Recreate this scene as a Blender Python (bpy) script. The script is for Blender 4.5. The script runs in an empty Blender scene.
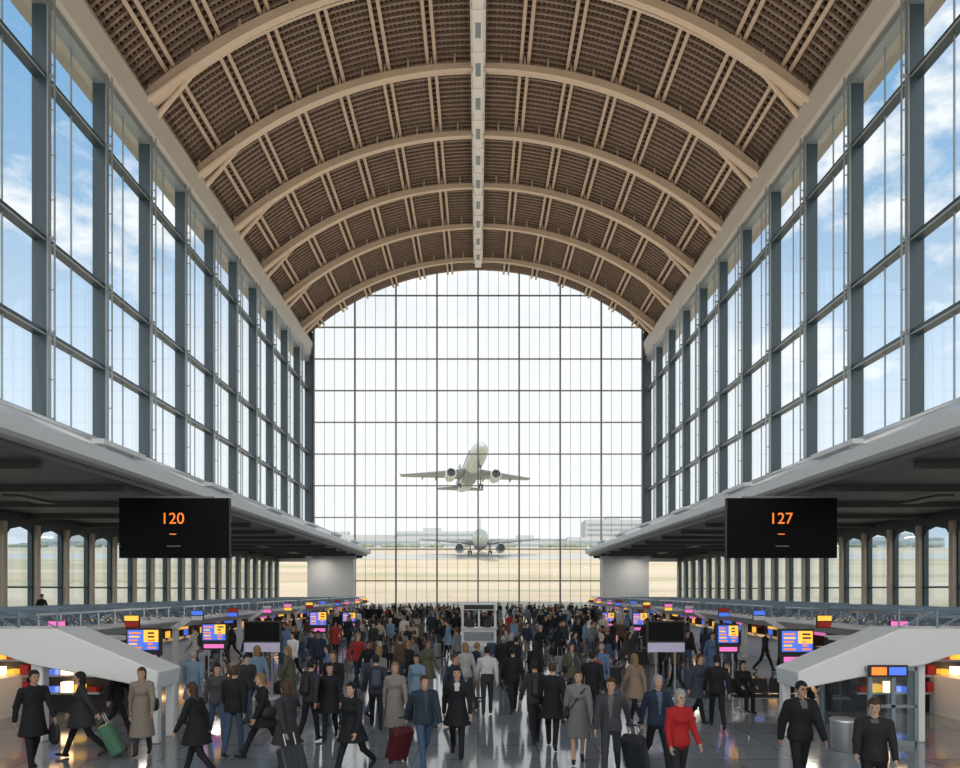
import bpy, bmesh, math, random
import numpy as np
from mathutils import Vector, Matrix
random.seed(7)
SC = bpy.context.scene
COL = SC.collection
try:
    SC.view_settings.view_transform = 'Standard'
    SC.view_settings.look = 'None'
except Exception as e:
    print(e)

# ------------------------------------------------------------------ materials
def mat(name, col, rough=0.6, metal=0.0, var=0.12, scale=3.0, emis=None, estr=0.0, spec=0.5):
    m = bpy.data.materials.new(name); m.use_nodes = True
    nt = m.node_tree; b = nt.nodes['Principled BSDF']
    b.inputs['Roughness'].default_value = rough
    b.inputs['Metallic'].default_value = metal
    b.inputs['Specular IOR Level'].default_value = spec
    if var > 0:
        tc = nt.nodes.new('ShaderNodeTexCoord'); nz = nt.nodes.new('ShaderNodeTexNoise')
        nz.inputs['Scale'].default_value = scale; nz.inputs['Detail'].default_value = 3
        mx = nt.nodes.new('ShaderNodeMix'); mx.data_type = 'RGBA'
        mx.inputs[6].default_value = tuple(c*(1-var) for c in col)+(1,)
        mx.inputs[7].default_value = tuple(min(1, c*(1+var)) for c in col)+(1,)
        nt.links.new(tc.outputs['Object'], nz.inputs['Vector'])
        nt.links.new(nz.outputs['Fac'], mx.inputs[0])
        nt.links.new(mx.outputs[2], b.inputs['Base Color'])
    else:
        b.inputs['Base Color'].default_value = tuple(col)+(1,)
    if emis:
        b.inputs['Emission Color'].default_value = tuple(emis)+(1,)
        b.inputs['Emission Strength'].default_value = estr
    return m

def glass_mat(name, tint=(0.93, 0.96, 0.98), gl=0.04, rough=0.02):
    m = bpy.data.materials.new(name); m.use_nodes = True
    nt = m.node_tree; nt.nodes.clear()
    o = nt.nodes.new('ShaderNodeOutputMaterial')
    t = nt.nodes.new('ShaderNodeBsdfTransparent'); t.inputs[0].default_value = tint+(1,)
    g = nt.nodes.new('ShaderNodeBsdfGlossy'); g.inputs['Roughness'].default_value = rough
    g.inputs[0].default_value = (0.8, 0.9, 1, 1)
    lw = nt.nodes.new('ShaderNodeLayerWeight'); lw.inputs[0].default_value = 0.25
    mp = nt.nodes.new('ShaderNodeMapRange')
    mp.inputs[3].default_value = gl; mp.inputs[4].default_value = gl+0.22
    mx = nt.nodes.new('ShaderNodeMixShader')
    nt.links.new(lw.outputs['Facing'], mp.inputs[0]); nt.links.new(mp.outputs[0], mx.inputs[0])
    nt.links.new(t.outputs[0], mx.inputs[1]); nt.links.new(g.outputs[0], mx.inputs[2])
    nt.links.new(mx.outputs[0], o.inputs[0])
    return m

M_rib = mat('beige_steel', (0.62, 0.50, 0.385), 0.5, var=0.06)
M_purl = mat('beige_purlin', (0.52, 0.405, 0.31), 0.55, var=0.08)
M_slat = mat('brown_slat', (0.225, 0.165, 0.125), 0.6, var=0.3, scale=1.5)
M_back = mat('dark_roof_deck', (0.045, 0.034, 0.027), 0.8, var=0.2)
M_ridge = mat('ridge_white', (0.78, 0.77, 0.74), 0.4, var=0.03)
M_gut = mat('gutter_paint', (0.50, 0.475, 0.43), 0.5, var=0.05, scale=0.4)
M_mull = mat('bluegrey_mullion', (0.04, 0.065, 0.085), 0.4, 0.2, var=0.1)
M_mull2 = mat('grey_mullion', (0.24, 0.285, 0.315), 0.4, 0.2, var=0.05)
M_end = mat('end_mullion', (0.20, 0.215, 0.22), 0.5, var=0.05)
M_white = mat('white_panel', (0.76, 0.78, 0.79), 0.4, var=0.04, scale=0.5)
M_ledge = mat('ledge_panel', (0.70, 0.71, 0.72), 0.35, var=0.05, scale=0.3)
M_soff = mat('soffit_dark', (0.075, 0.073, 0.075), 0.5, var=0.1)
M_dark = mat('dark_interior', (0.03, 0.028, 0.03), 0.6, var=0.2)
M_black = mat('screen_black', (0.004, 0.004, 0.006), 0.4, var=0.0, spec=0.12)
M_beam = mat('tan_column', (0.50, 0.42, 0.33), 0.5, var=0.08)
M_truss = mat('truss_bluegrey', (0.22, 0.29, 0.36), 0.35, 0.4, var=0.1)
M_steel = mat('brushed_steel', (0.5, 0.52, 0.54), 0.3, 0.8, var=0.05)
M_glass = glass_mat('curtain_glass')
M_glassend = glass_mat('end_glass', (0.98, 0.985, 0.985), 0.02)
M_warm = mat('warm_lamp', (1, .7, .4), var=0, emis=(1, .62, .3), estr=5.0)
M_org = mat('led_orange', (1, .3, .05), var=0, emis=(1, .22, .03), estr=.8)
M_blu = mat('led_blue', (.1, .2, .8), var=0, emis=(.06, .16, .75), estr=.8)
M_pnk = mat('led_pink', (.8, .2, .5), var=0, emis=(.8, .16, .5), estr=0.8)
M_yel = mat('led_yellow', (.9, .6, .1), var=0, emis=(.95, .5, .06), estr=.9)
M_lav = mat('poster_lavender', (.62, .58, .80), 0.5, var=0.05)
M_red = mat('sign_red', (.6, .04, .03), 0.5, var=0.05)
M_ntc = mat('notice_white', (.8, .8, .8), 0.5, var=0.02)

def floor_material():
    m = bpy.data.materials.new('polished_floor'); m.use_nodes = True
    nt = m.node_tree; b = nt.nodes['Principled BSDF']
    tc = nt.nodes.new('ShaderNodeTexCoord')
    br = nt.nodes.new('ShaderNodeTexBrick'); br.offset = 0.0
    br.inputs['Scale'].default_value = 1.0
    br.inputs['Brick Width'].default_value = 1.2; br.inputs['Row Height'].default_value = 1.2
    br.inputs['Mortar Size'].default_value = 0.012
    br.inputs['Color1'].default_value = (0.22, 0.25, 0.28, 1)
    br.inputs['Color2'].default_value = (0.26, 0.285, 0.31, 1)
    br.inputs['Mortar'].default_value = (0.11, 0.125, 0.14, 1)
    nz = nt.nodes.new('ShaderNodeTexNoise'); nz.inputs['Scale'].default_value = 0.5; nz.inputs['Detail'].default_value = 4
    mp = nt.nodes.new('ShaderNodeMapRange'); mp.inputs[3].default_value = 0.03; mp.inputs[4].default_value = 0.14
    nt.links.new(tc.outputs['Object'], br.inputs['Vector'])
    nt.links.new(tc.outputs['Object'], nz.inputs['Vector'])
    nt.links.new(nz.outputs['Fac'], mp.inputs[0])
    nt.links.new(mp.outputs[0], b.inputs['Roughness'])
    nt.links.new(br.outputs['Color'], b.inputs['Base Color'])
    b.inputs['Specular IOR Level'].default_value = 1.0
    b.inputs['IOR'].default_value = 1.6
    return m
M_floor = floor_material()

# ------------------------------------------------------------------ builder
class MB:
    def __init__(s): s.v = []; s.f = []; s.m = []
    def add(s, vs, fs, mi=0):
        o = len(s.v); s.v += [tuple(p) for p in vs]
        for f in fs: s.f.append(tuple(i+o for i in f)); s.m.append(mi)
    def bx(s, x0, x1, y0, y1, z0, z1, mi=0):
        if x0 > x1: x0, x1 = x1, x0
        s.add([(x0,y0,z0),(x1,y0,z0),(x1,y1,z0),(x0,y1,z0),(x0,y0,z1),(x1,y0,z1),(x1,y1,z1),(x0,y1,z1)],
              [(0,3,2,1),(4,5,6,7),(0,1,5,4),(1,2,6,5),(2,3,7,6),(3,0,4,7)], mi)
    def prism(s, prof, y0, y1, mi=0):
        n = len(prof)
        s.add([(x,y0,z) for x,z in prof]+[(x,y1,z) for x,z in prof],
              [tuple(range(n)), tuple(range(2*n-1, n-1, -1))]+[(i,(i+1)%n,(i+1)%n+n,i+n) for i in range(n)], mi)
    def ring(s, rings, mi=0, cap=True):
        n = len(rings[0]); vs = [p for r in rings for p in r]; fs = []
        for k in range(len(rings)-1):
            for i in range(n):
                fs.append((k*n+i, k*n+(i+1)%n, (k+1)*n+(i+1)%n, (k+1)*n+i))
        if cap:
            fs.append(tuple(range(n-1,-1,-1))); fs.append(tuple((len(rings)-1)*n+i for i in range(n)))
        s.add(vs, fs, mi)
    def tube(s, p0, p1, r0, r1=None, n=8, mi=0):
        if r1 is None: r1 = r0
        p0 = Vector(p0); p1 = Vector(p1); d = (p1-p0)
        if d.length < 1e-6: return
        d.normalize(); u = d.orthogonal().normalized(); w = d.cross(u)
        s.ring([[p+(u*math.cos(a)+w*math.sin(a))*r for a in [2*math.pi*i/n for i in range(n)]] for p, r in ((p0,r0),(p1,r1))], mi)
    def ell(s, c, r, mi=0, seg=10, rg=6):
        rings = []
        for k in range(rg+1):
            ph = math.pi*(0.02+0.96*k/rg)
            rings.append([(c[0]+r[0]*math.sin(ph)*math.cos(a), c[1]+r[1]*math.sin(ph)*math.sin(a), c[2]-r[2]*math.cos(ph)) for a in [2*math.pi*i/seg for i in range(seg)]])
        s.ring(rings, mi)
    def arc(s, zc, R0, R1, y0, y1, t0, t1, n, mi=0):
        rings = []
        for i in range(n+1):
            t = math.radians(t0+(t1-t0)*i/n); sx, cz = math.sin(t), math.cos(t)
            rings.append([(R0*sx,y0,zc+R0*cz),(R1*sx,y0,zc+R1*cz),(R1*sx,y1,zc+R1*cz),(R0*sx,y1,zc+R0*cz)])
        s.ring(rings, mi)
    def obj(s, name, mats, smooth=False, parent=None, recalc=True, bevel=0):
        me = bpy.data.meshes.new(name); me.from_pydata(s.v, [], s.f)
        for m in mats: me.materials.append(m)
        me.polygons.foreach_set('material_index', s.m)
        if smooth: me.polygons.foreach_set('use_smooth', [True]*len(s.f))
        if recalc:
            bm = bmesh.new(); bm.from_mesh(me); bmesh.ops.recalc_face_normals(bm, faces=bm.faces); bm.to_mesh(me); bm.free()
        o = bpy.data.objects.new(name, me); COL.objects.link(o)
        if parent: o.parent = parent
        if bevel:
            b = o.modifiers.new('bevel', 'BEVEL'); b.width = bevel; b.segments = 2; b.limit_method = 'ANGLE'
        return o
def empty(name, loc=(0,0,0)):
    e = bpy.data.objects.new(name, None); e.location = loc; COL.objects.link(e); return e

F = 700.0; H = 3.2; VX = 478.0; VY = 590.0
YE = 84.0; YB = -16.0
def PX(px, Y): return (px-VX)*Y/F
def PZ(py, Y): return H+(VY-py)*Y/F

# ------------------------------------------------------------------ shell
b = MB(); b.bx(-24.6, 24.6, YB, YE+0.6, -0.3, 0, 0); b.obj('floor', [M_floor])

# roof
ZC = 11.0
ceil = empty('ceiling')
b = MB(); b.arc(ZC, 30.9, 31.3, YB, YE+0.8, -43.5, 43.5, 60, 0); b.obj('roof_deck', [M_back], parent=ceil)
b = MB()
y = YB+0.2
while y < YE:
    b.arc(ZC, 30.58, 30.78, y, y+0.18, -43, 43, 40, 0); y += 0.5
for k in range(-70, 71):
    t = k*0.6
    b.arc(ZC, 30.68, 30.78, YB, YE, t-0.07, t+0.07, 1, 0)
b.obj('roof_louvres', [M_slat], parent=ceil)
b = MB()
for k in range(-6, 7):
    if k == 0: continue
    for dt in (-0.52, 0.52):
        t = k*6.35+dt
        b.arc(ZC, 30.2, 30.6, YB, YE, t-0.22, t+0.22, 1, 0)
b.obj('roof_purlins', [M_purl], parent=ceil)
b = MB()
ribs = [79.5, 72.2, 65.0, 57.6, 50.2, 42.6, 33.0, 23.0, 13.0, 3.0, -7.0]
for y in ribs:
    rings = []
    for i in range(65):
        t = -43.2+86.4*i/64; q = abs(t)/43.2; a = math.radians(t)
        w = .17+.11*q; R0 = 29.5-.05*q; R1 = 29.9+.22*q
        rings.append([(R*math.sin(a), yy, ZC+R*math.cos(a)) for R, yy in ((R0,y-w),(R1,y-w),(R1,y+w),(R0,y+w))])
    b.ring(rings, 0)
    b.arc(ZC, 30.05, 30.3, y+0.95, y+1.15, -42.6, 42.6, 64, 0)
    for k in range(-13, 14):
        t = k*3.2
        b.arc(ZC, 29.95, 30.1, y+0.1, y+1.0, t-0.1, t+0.1, 1, 0)
        b.bx(30.1*math.sin(math.radians(t))-.06, 30.1*math.sin(math.radians(t))+.06, y-.08, y+.08, ZC+29.9*math.cos(math.radians(t)), ZC+30.7*math.cos(math.radians(t)), 0)
    for sg in (-1, 1):
        t0 = math.radians(33*sg); t1 = math.radians(43.4*sg)
        for dy in (-0.65, 0.85):
            p0 = (29.75*math.sin(t0), y, ZC+29.75*math.cos(t0)); p1 = (29.35*math.sin(t1), y+dy, ZC+29.35*math.cos(t1))
            b.tube(p0, p1, 0.10, 0.2, 8, 0)
        b.tube((29.35*math.sin(t1), y-.9, ZC+29.35*math.cos(t1)), (29.35*math.sin(t1), y+1.1, ZC+29.35*math.cos(t1)), 0.24, 0.24, 10, 0)
b.obj('roof_ribs', [M_rib], parent=ceil)
b = MB()
YR = YE-3.8
b.bx(-0.36, 0.36, YB, YR, 40.15, 40.6, 0)
b.bx(-0.52, 0.52, YB, YR, 40.6, 40.72, 0)
y = YB+1
while y < YR-1:
    b.bx(-0.45, 0.45, y, y+0.22, 40.05, 41.4, 0)
    b.bx(-0.18, 0.18, y+1.1, min(y+2.3, YR), 40.10, 40.2, 1); y += 3.5
b.obj('ridge_beam', [M_ridge, M_mull2], parent=ceil)

# gutter beams
for sg, nm in ((-1, 'left'), (1, 'right')):
    b = MB()
    b.prism([(sg*20.25,30.9),(sg*19.95,31.3),(sg*19.75,32.7),(sg*20.5,34.1),(sg*22,34.1),(sg*22,30.9)], YB, YE+0.6, 0)
    b.prism([(sg*20.05,30.5),(sg*20.05,30.9),(sg*20.7,30.9),(sg*20.7,30.5)], YB, YE+0.6, 1)
    b.obj('trim_gutter_'+nm, [M_gut, M_mull2])

# side glazing
ROWS = [11.15, 15.2, 19.6, 27.2, 30.7]
for sg, nm in ((-1, 'left'), (1, 'right')):
    e = empty('window_wall_'+nm)
    b = MB()
    b.add([(sg*20.5, YB, 11), (sg*20.5, YE, 11), (sg*20.5, YE, 31), (sg*20.5, YB, 31)], [(0,1,2,3)], 0)
    b.obj('glass_panes', [M_glass], parent=e, recalc=False)
    b = MB()
    k = 0
    while YE-5.13*k > YB:
        y = YE-5.13*k
        b.bx(sg*20.08, sg*20.78, y-0.11, y+0.11, 11, 31, 0)
        b.bx(sg*20.01, sg*20.08, y-0.13, y+0.13, 11, 31, 1)
        b.tube((sg*19.78, y, 11.0), (sg*19.78, y, 30.9), 0.045, 0.045, 8, 1)
        for z in ROWS[:-1]:
            b.bx(sg*19.75, sg*20.03, y-0.06, y+0.06, z-.05, z+0.09, 1)
        z = 13.0
        while z < 30:
            b.bx(sg*19.78, sg*20.03, y-.02, y+.02, z, z+.05, 1); z += 2.1
        b.bx(sg*20.46, sg*20.54, y-2.59, y-2.55, 11, 31, 1)
        k += 1
    for z in ROWS:
        b.bx(sg*20.18, sg*20.7, YB, YE, z-0.10, z+0.14, 0)
        b.bx(sg*20.11, sg*20.18, YB, YE, z-0.12, z-0.06, 1)
    b.obj('mullions', [M_mull, M_mull2], parent=e)
    b = MB()
    b.prism([(sg*20.8,11.1),(sg*19.9,11.1),(sg*19.4,10.95),(sg*13.35,8.15),(sg*13.0,8.05),(sg*13.0,7.55),(sg*13.3,7.45),(sg*20.8,7.6)], YB, YE, 0)
    b.prism([(sg*12.86,7.98),(sg*13.02,8.08),(sg*13.02,7.5),(sg*12.86,7.6)], YB, YE, 1)
    b.prism([(sg*17.2,9.99),(sg*17.2,10.1),(sg*16.95,9.98),(sg*16.95,9.87)], YB, YE, 2)
    b.obj('wall_ledge_'+nm, [M_ledge, M_white, M_mull2])
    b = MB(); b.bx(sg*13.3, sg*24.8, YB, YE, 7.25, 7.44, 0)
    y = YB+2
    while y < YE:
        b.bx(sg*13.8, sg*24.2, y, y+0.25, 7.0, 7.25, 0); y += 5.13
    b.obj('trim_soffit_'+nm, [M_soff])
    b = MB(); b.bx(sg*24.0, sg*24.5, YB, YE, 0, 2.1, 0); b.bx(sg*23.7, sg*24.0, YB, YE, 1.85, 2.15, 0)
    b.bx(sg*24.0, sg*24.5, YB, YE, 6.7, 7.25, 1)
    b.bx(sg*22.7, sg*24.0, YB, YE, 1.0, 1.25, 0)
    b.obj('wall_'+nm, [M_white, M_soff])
    e = empty('ribbon_window_'+nm)
    b = MB(); b.add([(sg*24.3, YB, 2.1), (sg*24.3, YE, 2.1), (sg*24.3, YE, 6.8), (sg*24.3, YB, 6.8)], [(0,1,2,3)], 0)
    b.obj('glass_panes', [glass_mat('tinted_glass', (.66,.76,.82), .08)], parent=e, recalc=False)
    b = MB(); k = 0; y = YE
    while y > YB:
        b.bx(sg*23.9, sg*24.3, y-0.16, y+0.16, 2.15, 6.7, 0)
        b.bx(sg*24.1, sg*24.35, y-.28, y-.16, 2.15, 6.7, 1)
        b.bx(sg*24.1, sg*24.35, y+.16, y+.28, 2.15, 6.7, 1)
        b.add([(sg*24.05,y-2.5,6.7),(sg*24.05,y-0.2,6.7),(sg*24.05,y-0.2,5.9),(sg*24.05,y-0.6,6.35),(sg*24.05,y-1.35,6.52),(sg*24.05,y-2.1,6.35),(sg*24.05,y-2.5,5.9)],[(0,1,2,3,4,5,6)],1)
        y -= 2.7
    b.bx(sg*24.1, sg*24.35, YB, YE, 3.3, 3.4, 1)
    b.obj('window_columns', [M_beam, M_mull], parent=e)
    b = MB(); b.bx(sg*14.7, sg*20.2, YE-1.2, YE+0.4, 0, 7.6, 0); b.bx(sg*14.5, sg*20.4, YE-1.4, YE+0.4, 6.9, 7.5, 0)
    b.bx(sg*20.2, sg*24.6, YE, YE+0.4, 6.6, 11, 0); b.bx(sg*20.2, sg*24.6, YE, YE+0.4, 0, 1.5, 0)
    b.obj('wall_pier_'+nm, [M_white])

# end arched window
e = empty('window_arched_end')
RO = 30.9
def ztop(x): return ZC+math.sqrt(RO*RO-x*x)
b = MB()
xs = [-20+i for i in range(41)]
b.add([(x, YE+0.1, 0) for x in xs]+[(x, YE+0.1, ztop(x)) for x in xs], [(i, i+1, i+42, i+41) for i in range(40)], 0)
b.obj('glass_panes', [M_glassend], parent=e, recalc=False)
b = MB()
for i in range(-4, 5):
    x = i*4.92
    b.bx(x-0.09, x+0.09, YE-0.25, YE+0.05, 0, ztop(x), 0)
    if i < 4:
        for d in (1.23, 2.46, 3.69):
            b.bx(x+d-0.022, x+d+0.022, YE-0.02, YE+0.05, 0, ztop(x+d), 1)
z = 4.3
while z < 41.8:
    hw = 20 if z < 34 else math.sqrt(max(0, RO*RO-(z-ZC)**2))
    b.bx(-hw, hw, YE-0.15, YE+0.05, z-0.065, z+0.065, 0)
    z += 3.8
b.arc(ZC, 30.75, 31, YE-0.6, YE+0.3, -43, 43, 60, 2)
for sg in (-1, 1):
    b.bx(sg*19.8, sg*20.3, YE-0.5, YE+0.3, 7.6, 34.0, 3)
b.obj('mullions', [M_end, M_mull2, M_rib, M_mull], parent=e)

# ------------------------------------------------------------------ outside
def gz(Y):
    pts = [(-200,-0.4),(86,-0.35),(95,0.3),(120,3.0),(150,6.7),(175,9.9),(200,13),(230,15.9),(260,18.2),(400,27.5),(600,39.5),(900,50)]
    for (a, za), (c, zc) in zip(pts, pts[1:]):
        if Y <= c: return za+(zc-za)*(Y-a)/(c-a)
    return pts[-1][1]
m = bpy.data.materials.new('airfield_ground'); m.use_nodes = True
nt = m.node_tree; bs = nt.nodes['Principled BSDF']; bs.inputs['Roughness'].default_value = 0.9
tc = nt.nodes.new('ShaderNodeTexCoord'); mpn = nt.nodes.new('ShaderNodeMapping'); mpn.inputs['Scale'].default_value = (0.004, 0.06, 0.0)
nz = nt.nodes.new('ShaderNodeTexNoise'); nz.inputs['Scale'].default_value = 1.0; nz.inputs['Detail'].default_value = 5
cr = nt.nodes.new('ShaderNodeValToRGB'); el = cr.color_ramp.elements
el[0].position = 0.35; el[0].color = (0.56, 0.43, 0.29, 1); el[1].position = 0.7; el[1].color = (0.62, 0.53, 0.41, 1)
x = el.new(0.45); x.color = (0.42, 0.39, 0.24, 1)
x = el.new(0.50); x.color = (0.60, 0.475, 0.33, 1)
nt.links.new(tc.outputs['Object'], mpn.inputs[0]); nt.links.new(mpn.outputs[0], nz.inputs['Vector']); nt.links.new(nz.outputs['Fac'], cr.inputs[0]); nt.links.new(cr.outputs[0], bs.inputs['Base Color'])
M_rw = mat('runway_concrete', (0.50, 0.48, 0.45), 0.9, var=0.08, scale=0.1)
b = MB(); ys = [-200,-100,0,50,86,95,105,120,135,150,175,188,212,230,260,290,325,400,500,600,900]
for x0 in range(-900, 900, 100):
    for ya, yb in zip(ys, ys[1:]):
        rw = 1 if (ya, yb) in ((188,212),(290,325)) else 0
        b.add([(x0,ya,gz(ya)),(x0+100,ya,gz(ya)),(x0+100,yb,gz(yb)),(x0,yb,gz(yb))], [(0,1,2,3)], rw)
b.obj('airfield_ground', [m, M_rw])
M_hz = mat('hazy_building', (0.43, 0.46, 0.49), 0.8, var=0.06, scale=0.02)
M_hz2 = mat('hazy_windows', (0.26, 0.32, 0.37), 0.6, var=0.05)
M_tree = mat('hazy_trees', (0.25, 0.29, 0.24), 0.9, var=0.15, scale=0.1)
rn = random.Random(3)
b = MB(); x = -330
while x < 330:
    w = rn.uniform(40, 90); h = rn.uniform(8, 15)
    if 60 < x < 140: h = rn.uniform(18, 24)
    Y = rn.uniform(520, 590); g = gz(Y)-1
    b.bx(x, x+w, Y, Y+25, g, g+h, 0)
    for q in range(int(h//4)):
        b.bx(x+1, x+w-1, Y-0.3, Y, g+2.5+q*4, g+4+q*4, 1)
    b.bx(x+w*.3, x+w*.5, Y+4, Y+12, g+h, g+h+3, 0)
    x += w+rn.uniform(-2, 5)
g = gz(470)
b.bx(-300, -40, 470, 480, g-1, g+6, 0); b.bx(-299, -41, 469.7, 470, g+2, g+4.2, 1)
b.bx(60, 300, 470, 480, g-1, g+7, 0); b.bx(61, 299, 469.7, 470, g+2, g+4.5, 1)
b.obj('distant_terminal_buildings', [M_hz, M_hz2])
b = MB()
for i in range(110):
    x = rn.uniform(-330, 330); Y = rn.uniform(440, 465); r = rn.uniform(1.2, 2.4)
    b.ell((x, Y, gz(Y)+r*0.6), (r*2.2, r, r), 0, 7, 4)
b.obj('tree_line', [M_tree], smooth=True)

M_can = mat('canopy_white', (0.70, 0.73, 0.74), 0.6, var=0.05, scale=0.05)
for sg in (-1, 1):
    e = empty('terminal_canopy')
    b = MB()
    rings = []
    for i in range(13):
        Y = 10+i*6; off = 50+6*((i-5)/8.0)**2*2
        rings.append([(sg*off,Y,29.2),(sg*(off+1),Y,31.4),(sg*(off+22),Y,34),(sg*(off+22),Y,32.0),(sg*(off+3),Y,28.9)])
    b.ring(rings, 0)
    b.obj('canopy_roof', [M_can], parent=e)
    b = MB()
    for i in range(0, 13, 2):
        Y = 10+i*6; off = 56+6*((i-5)/8.0)**2*2
        b.tube((sg*off, Y, -0.3), (sg*off, Y, 31.0), 1.1, 0.8, 12, 0)
        b.tube((sg*off, Y, 24), (sg*(off+8), Y, 31), 0.35, 0.35, 8, 0)
    b.obj('canopy_columns', [M_can], smooth=True, parent=e)

# ------------------------------------------------------------------ aircraft
M_pl = mat('aircraft_white', (0.46, 0.505, 0.48), 0.3, var=0.04, scale=0.3)
M_pg = mat('aircraft_grey', (0.21, 0.235, 0.23), 0.4, 0.1, var=0.05, scale=0.3)
M_pd = mat('aircraft_dark', (0.03, 0.035, 0.04), 0.4, var=0.0)
def airplane(loc, yaw, pitch, roll, sc=1.0):
    b = MB()
    sec = [(-19,.12,-.5),(-18.6,.6,-.42),(-17.8,1.15,-.28),(-16.5,1.7,-.12),(-14.5,2.1,-.02),(-12,2.25,0),(-4,2.25,0),(6,2.25,0),(10,2.0,.15),(14,1.4,.6),(17,.8,1.0),(19,.3,1.25)]
    b.ring([[(r*math.cos(a), y, z+r*math.sin(a)) for a in [2*math.pi*i/24 for i in range(24)]] for y, r, z in sec], 0)
    b.ring([[(1.9*math.cos(a)*s, y, -1.55+0.95*math.sin(a)*s) for a in [2*math.pi*i/14 for i in range(14)]] for y, s in ((-6,.4),(-4.5,1),(3,1),(5.5,.4))], 1)
    for sg in (-1, 1):
        def foil(x, y0, y1, z, t):
            c = y1-y0
            return [(sg*x,y0,z),(sg*x,y0+.15*c,z+t*.55),(sg*x,y0+.45*c,z+t*.6),(sg*x,y1,z),(sg*x,y0+.45*c,z-t*.4),(sg*x,y0+.15*c,z-t*.4)]
        b.ring([foil(1.0,-5.4,3.2,-1.1,1.1), foil(6.2,-2,3.4,-.6,.75), foil(17,5.0,7.2,.75,.3), foil(17.8,5.8,7.4,.95,.2)], 1)
        b.ring([foil(17.6,5.6,7.2,.9,.14), foil(18.0,6.9,7.9,1.9,.1)], 0)
        b.ring([foil(0.3,13.5,17.5,.9,.4), foil(6.8,17.2,19,1.5,.2)], 1)
        for fx in (4.2, 8.5, 12):
            b.ell((sg*fx, 3.0+fx*.2, -1.0+fx*.09), (.26,1.8,.34), 1, 8, 5)
        n = 20; ex, ez = 5.8, -2.45
        prof = [(-5.6,1.12),(-5.75,1.28),(-5.3,1.42),(-3.5,1.45),(-1.8,1.15),(-1.2,.9)]
        b.ring([[(sg*ex+r*math.cos(2*math.pi*i/n), y, ez+r*math.sin(2*math.pi*i/n)) for i in range(n)] for y, r in prof], 0, cap=False)
        b.ring([[(sg*ex+r*math.cos(2*math.pi*i/n), y, ez+r*math.sin(2*math.pi*i/n)) for i in range(n)] for y, r in ((-5.6,1.12),(-4.9,1.1),(-4.85,.35),(-5.3,.04))], 2, cap=False)
        b.ring([[(sg*ex+r*math.cos(2*math.pi*i/n), y, ez+r*math.sin(2*math.pi*i/n)) for i in range(n)] for y, r in ((-1.25,.9),(-.2,.3))], 1)
        b.bx(sg*(ex-.15), sg*(ex+.15), -4.3, 0, -1.4, -.55, 1)
        b.tube((sg*2.9,1,-1.2),(sg*2.9,1,-3.5),.18,.18,8,1)
        for dx in (-.38,.38):
            b.tube((sg*2.9+dx-.18,1,-3.5),(sg*2.9+dx+.18,1,-3.5),.62,.62,14,2)
        for k in range(30):
            y = -13+k*.82
            b.bx(sg*2.16, sg*2.26, y, y+.3, .3, .72, 2)
    b.tube((0,-13.5,-1.8),(0,-13.5,-3.6),.14,.14,8,1)
    for dx in (-.25,.25): b.tube((dx-.12,-13.5,-3.65),(dx+.12,-13.5,-3.65),.46,.46,12,2)
    for x0, x1 in ((-1.15,-.62),(-.56,-.03),(.03,.56),(.62,1.15)):
        ya = -17.1+abs((x0+x1)/2)*.6
        b.add([(x0,ya-.38,.55),(x1,ya-.38,.55),(x1*.9,ya+.42,1.15),(x0*.9,ya+.42,1.15)], [(0,1,2,3)], 2)
    b.add([(-.2,11.2,1.2),(-.2,17.6,1.2),(-.12,18.9,8.6),(-.12,16.6,8.6),(.2,11.2,1.2),(.2,17.6,1.2),(.12,18.9,8.6),(.12,16.6,8.6)],
          [(0,1,2,3),(4,7,6,5),(0,3,7,4),(1,5,6,2),(3,2,6,7),(0,4,5,1)], 1)
    o = b.obj('airplane', [M_pl, M_pg, M_pd], smooth=False)
    for p in o.data.polygons:
        if len(p.vertices) == 4: p.use_smooth = True
    o.matrix_world = Matrix.Translation(loc) @ Matrix.Rotation(math.radians(yaw),4,'Z') @ Matrix.Rotation(math.radians(-pitch),4,'X') @ Matrix.Rotation(math.radians(roll),4,'Y') @ Matrix.Scale(sc, 4)
    return o
airplane((PX(470,184), 184, PZ(472,184)), 10, 11, 0)
airplane((PX(480,202), 202, gz(202)+4.3), 0, 0, 0)

# ------------------------------------------------------------------ hanging flight displays
def text(body, size, loc, m, parent, rx=90):
    c = bpy.data.curves.new(body, 'FONT'); c.body = body; c.size = size; c.extrude = 0.005
    c.align_x = 'CENTER'; c.align_y = 'CENTER'; c.materials.append(m)
    o = bpy.data.objects.new('display_text', c); o.location = loc; o.rotation_euler = (math.radians(rx), 0, 0)
    COL.objects.link(o); o.parent = parent; return o
for sg, px, t in ((-1, 174, '120'), (1, 782, '127')):
    Y = 29.0; x = PX(px, Y); z = PZ(528, Y); w = 110*Y/F/2; h = 60*Y/F/2
    e = empty('flight_information_display', (x, Y, z))
    b = MB(); b.bx(-w, w, 0, 0.25, -h, h, 1); b.bx(-w+.06, w-.06, -0.02, 0, -h+.06, h-.06, 1)
    b.bx(-w*.9, -w*.2, .25, .4, -h*.6, h*.6, 0)
    for q in (-.6, .6):
        b.tube((q*w, .15, h), (q*w, .15, 6.98-z), .05, .05, 8, 2)
    b.bx(-w*.7, w*.7, .08, .22, h, h+.08, 2)
    b.bx(-.18,.1,-.03,-.02,-h*.22,-h*.19,4); b.bx(-.28,.28,-.03,-.02,-h*.62,-h*.59,2)
    b.obj('screen_body', [M_dark, M_black, M_mull2, M_blu, M_org], parent=e)
    text(t, 0.66, (-0.05, -0.03, h*.30), M_org, e)

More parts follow.
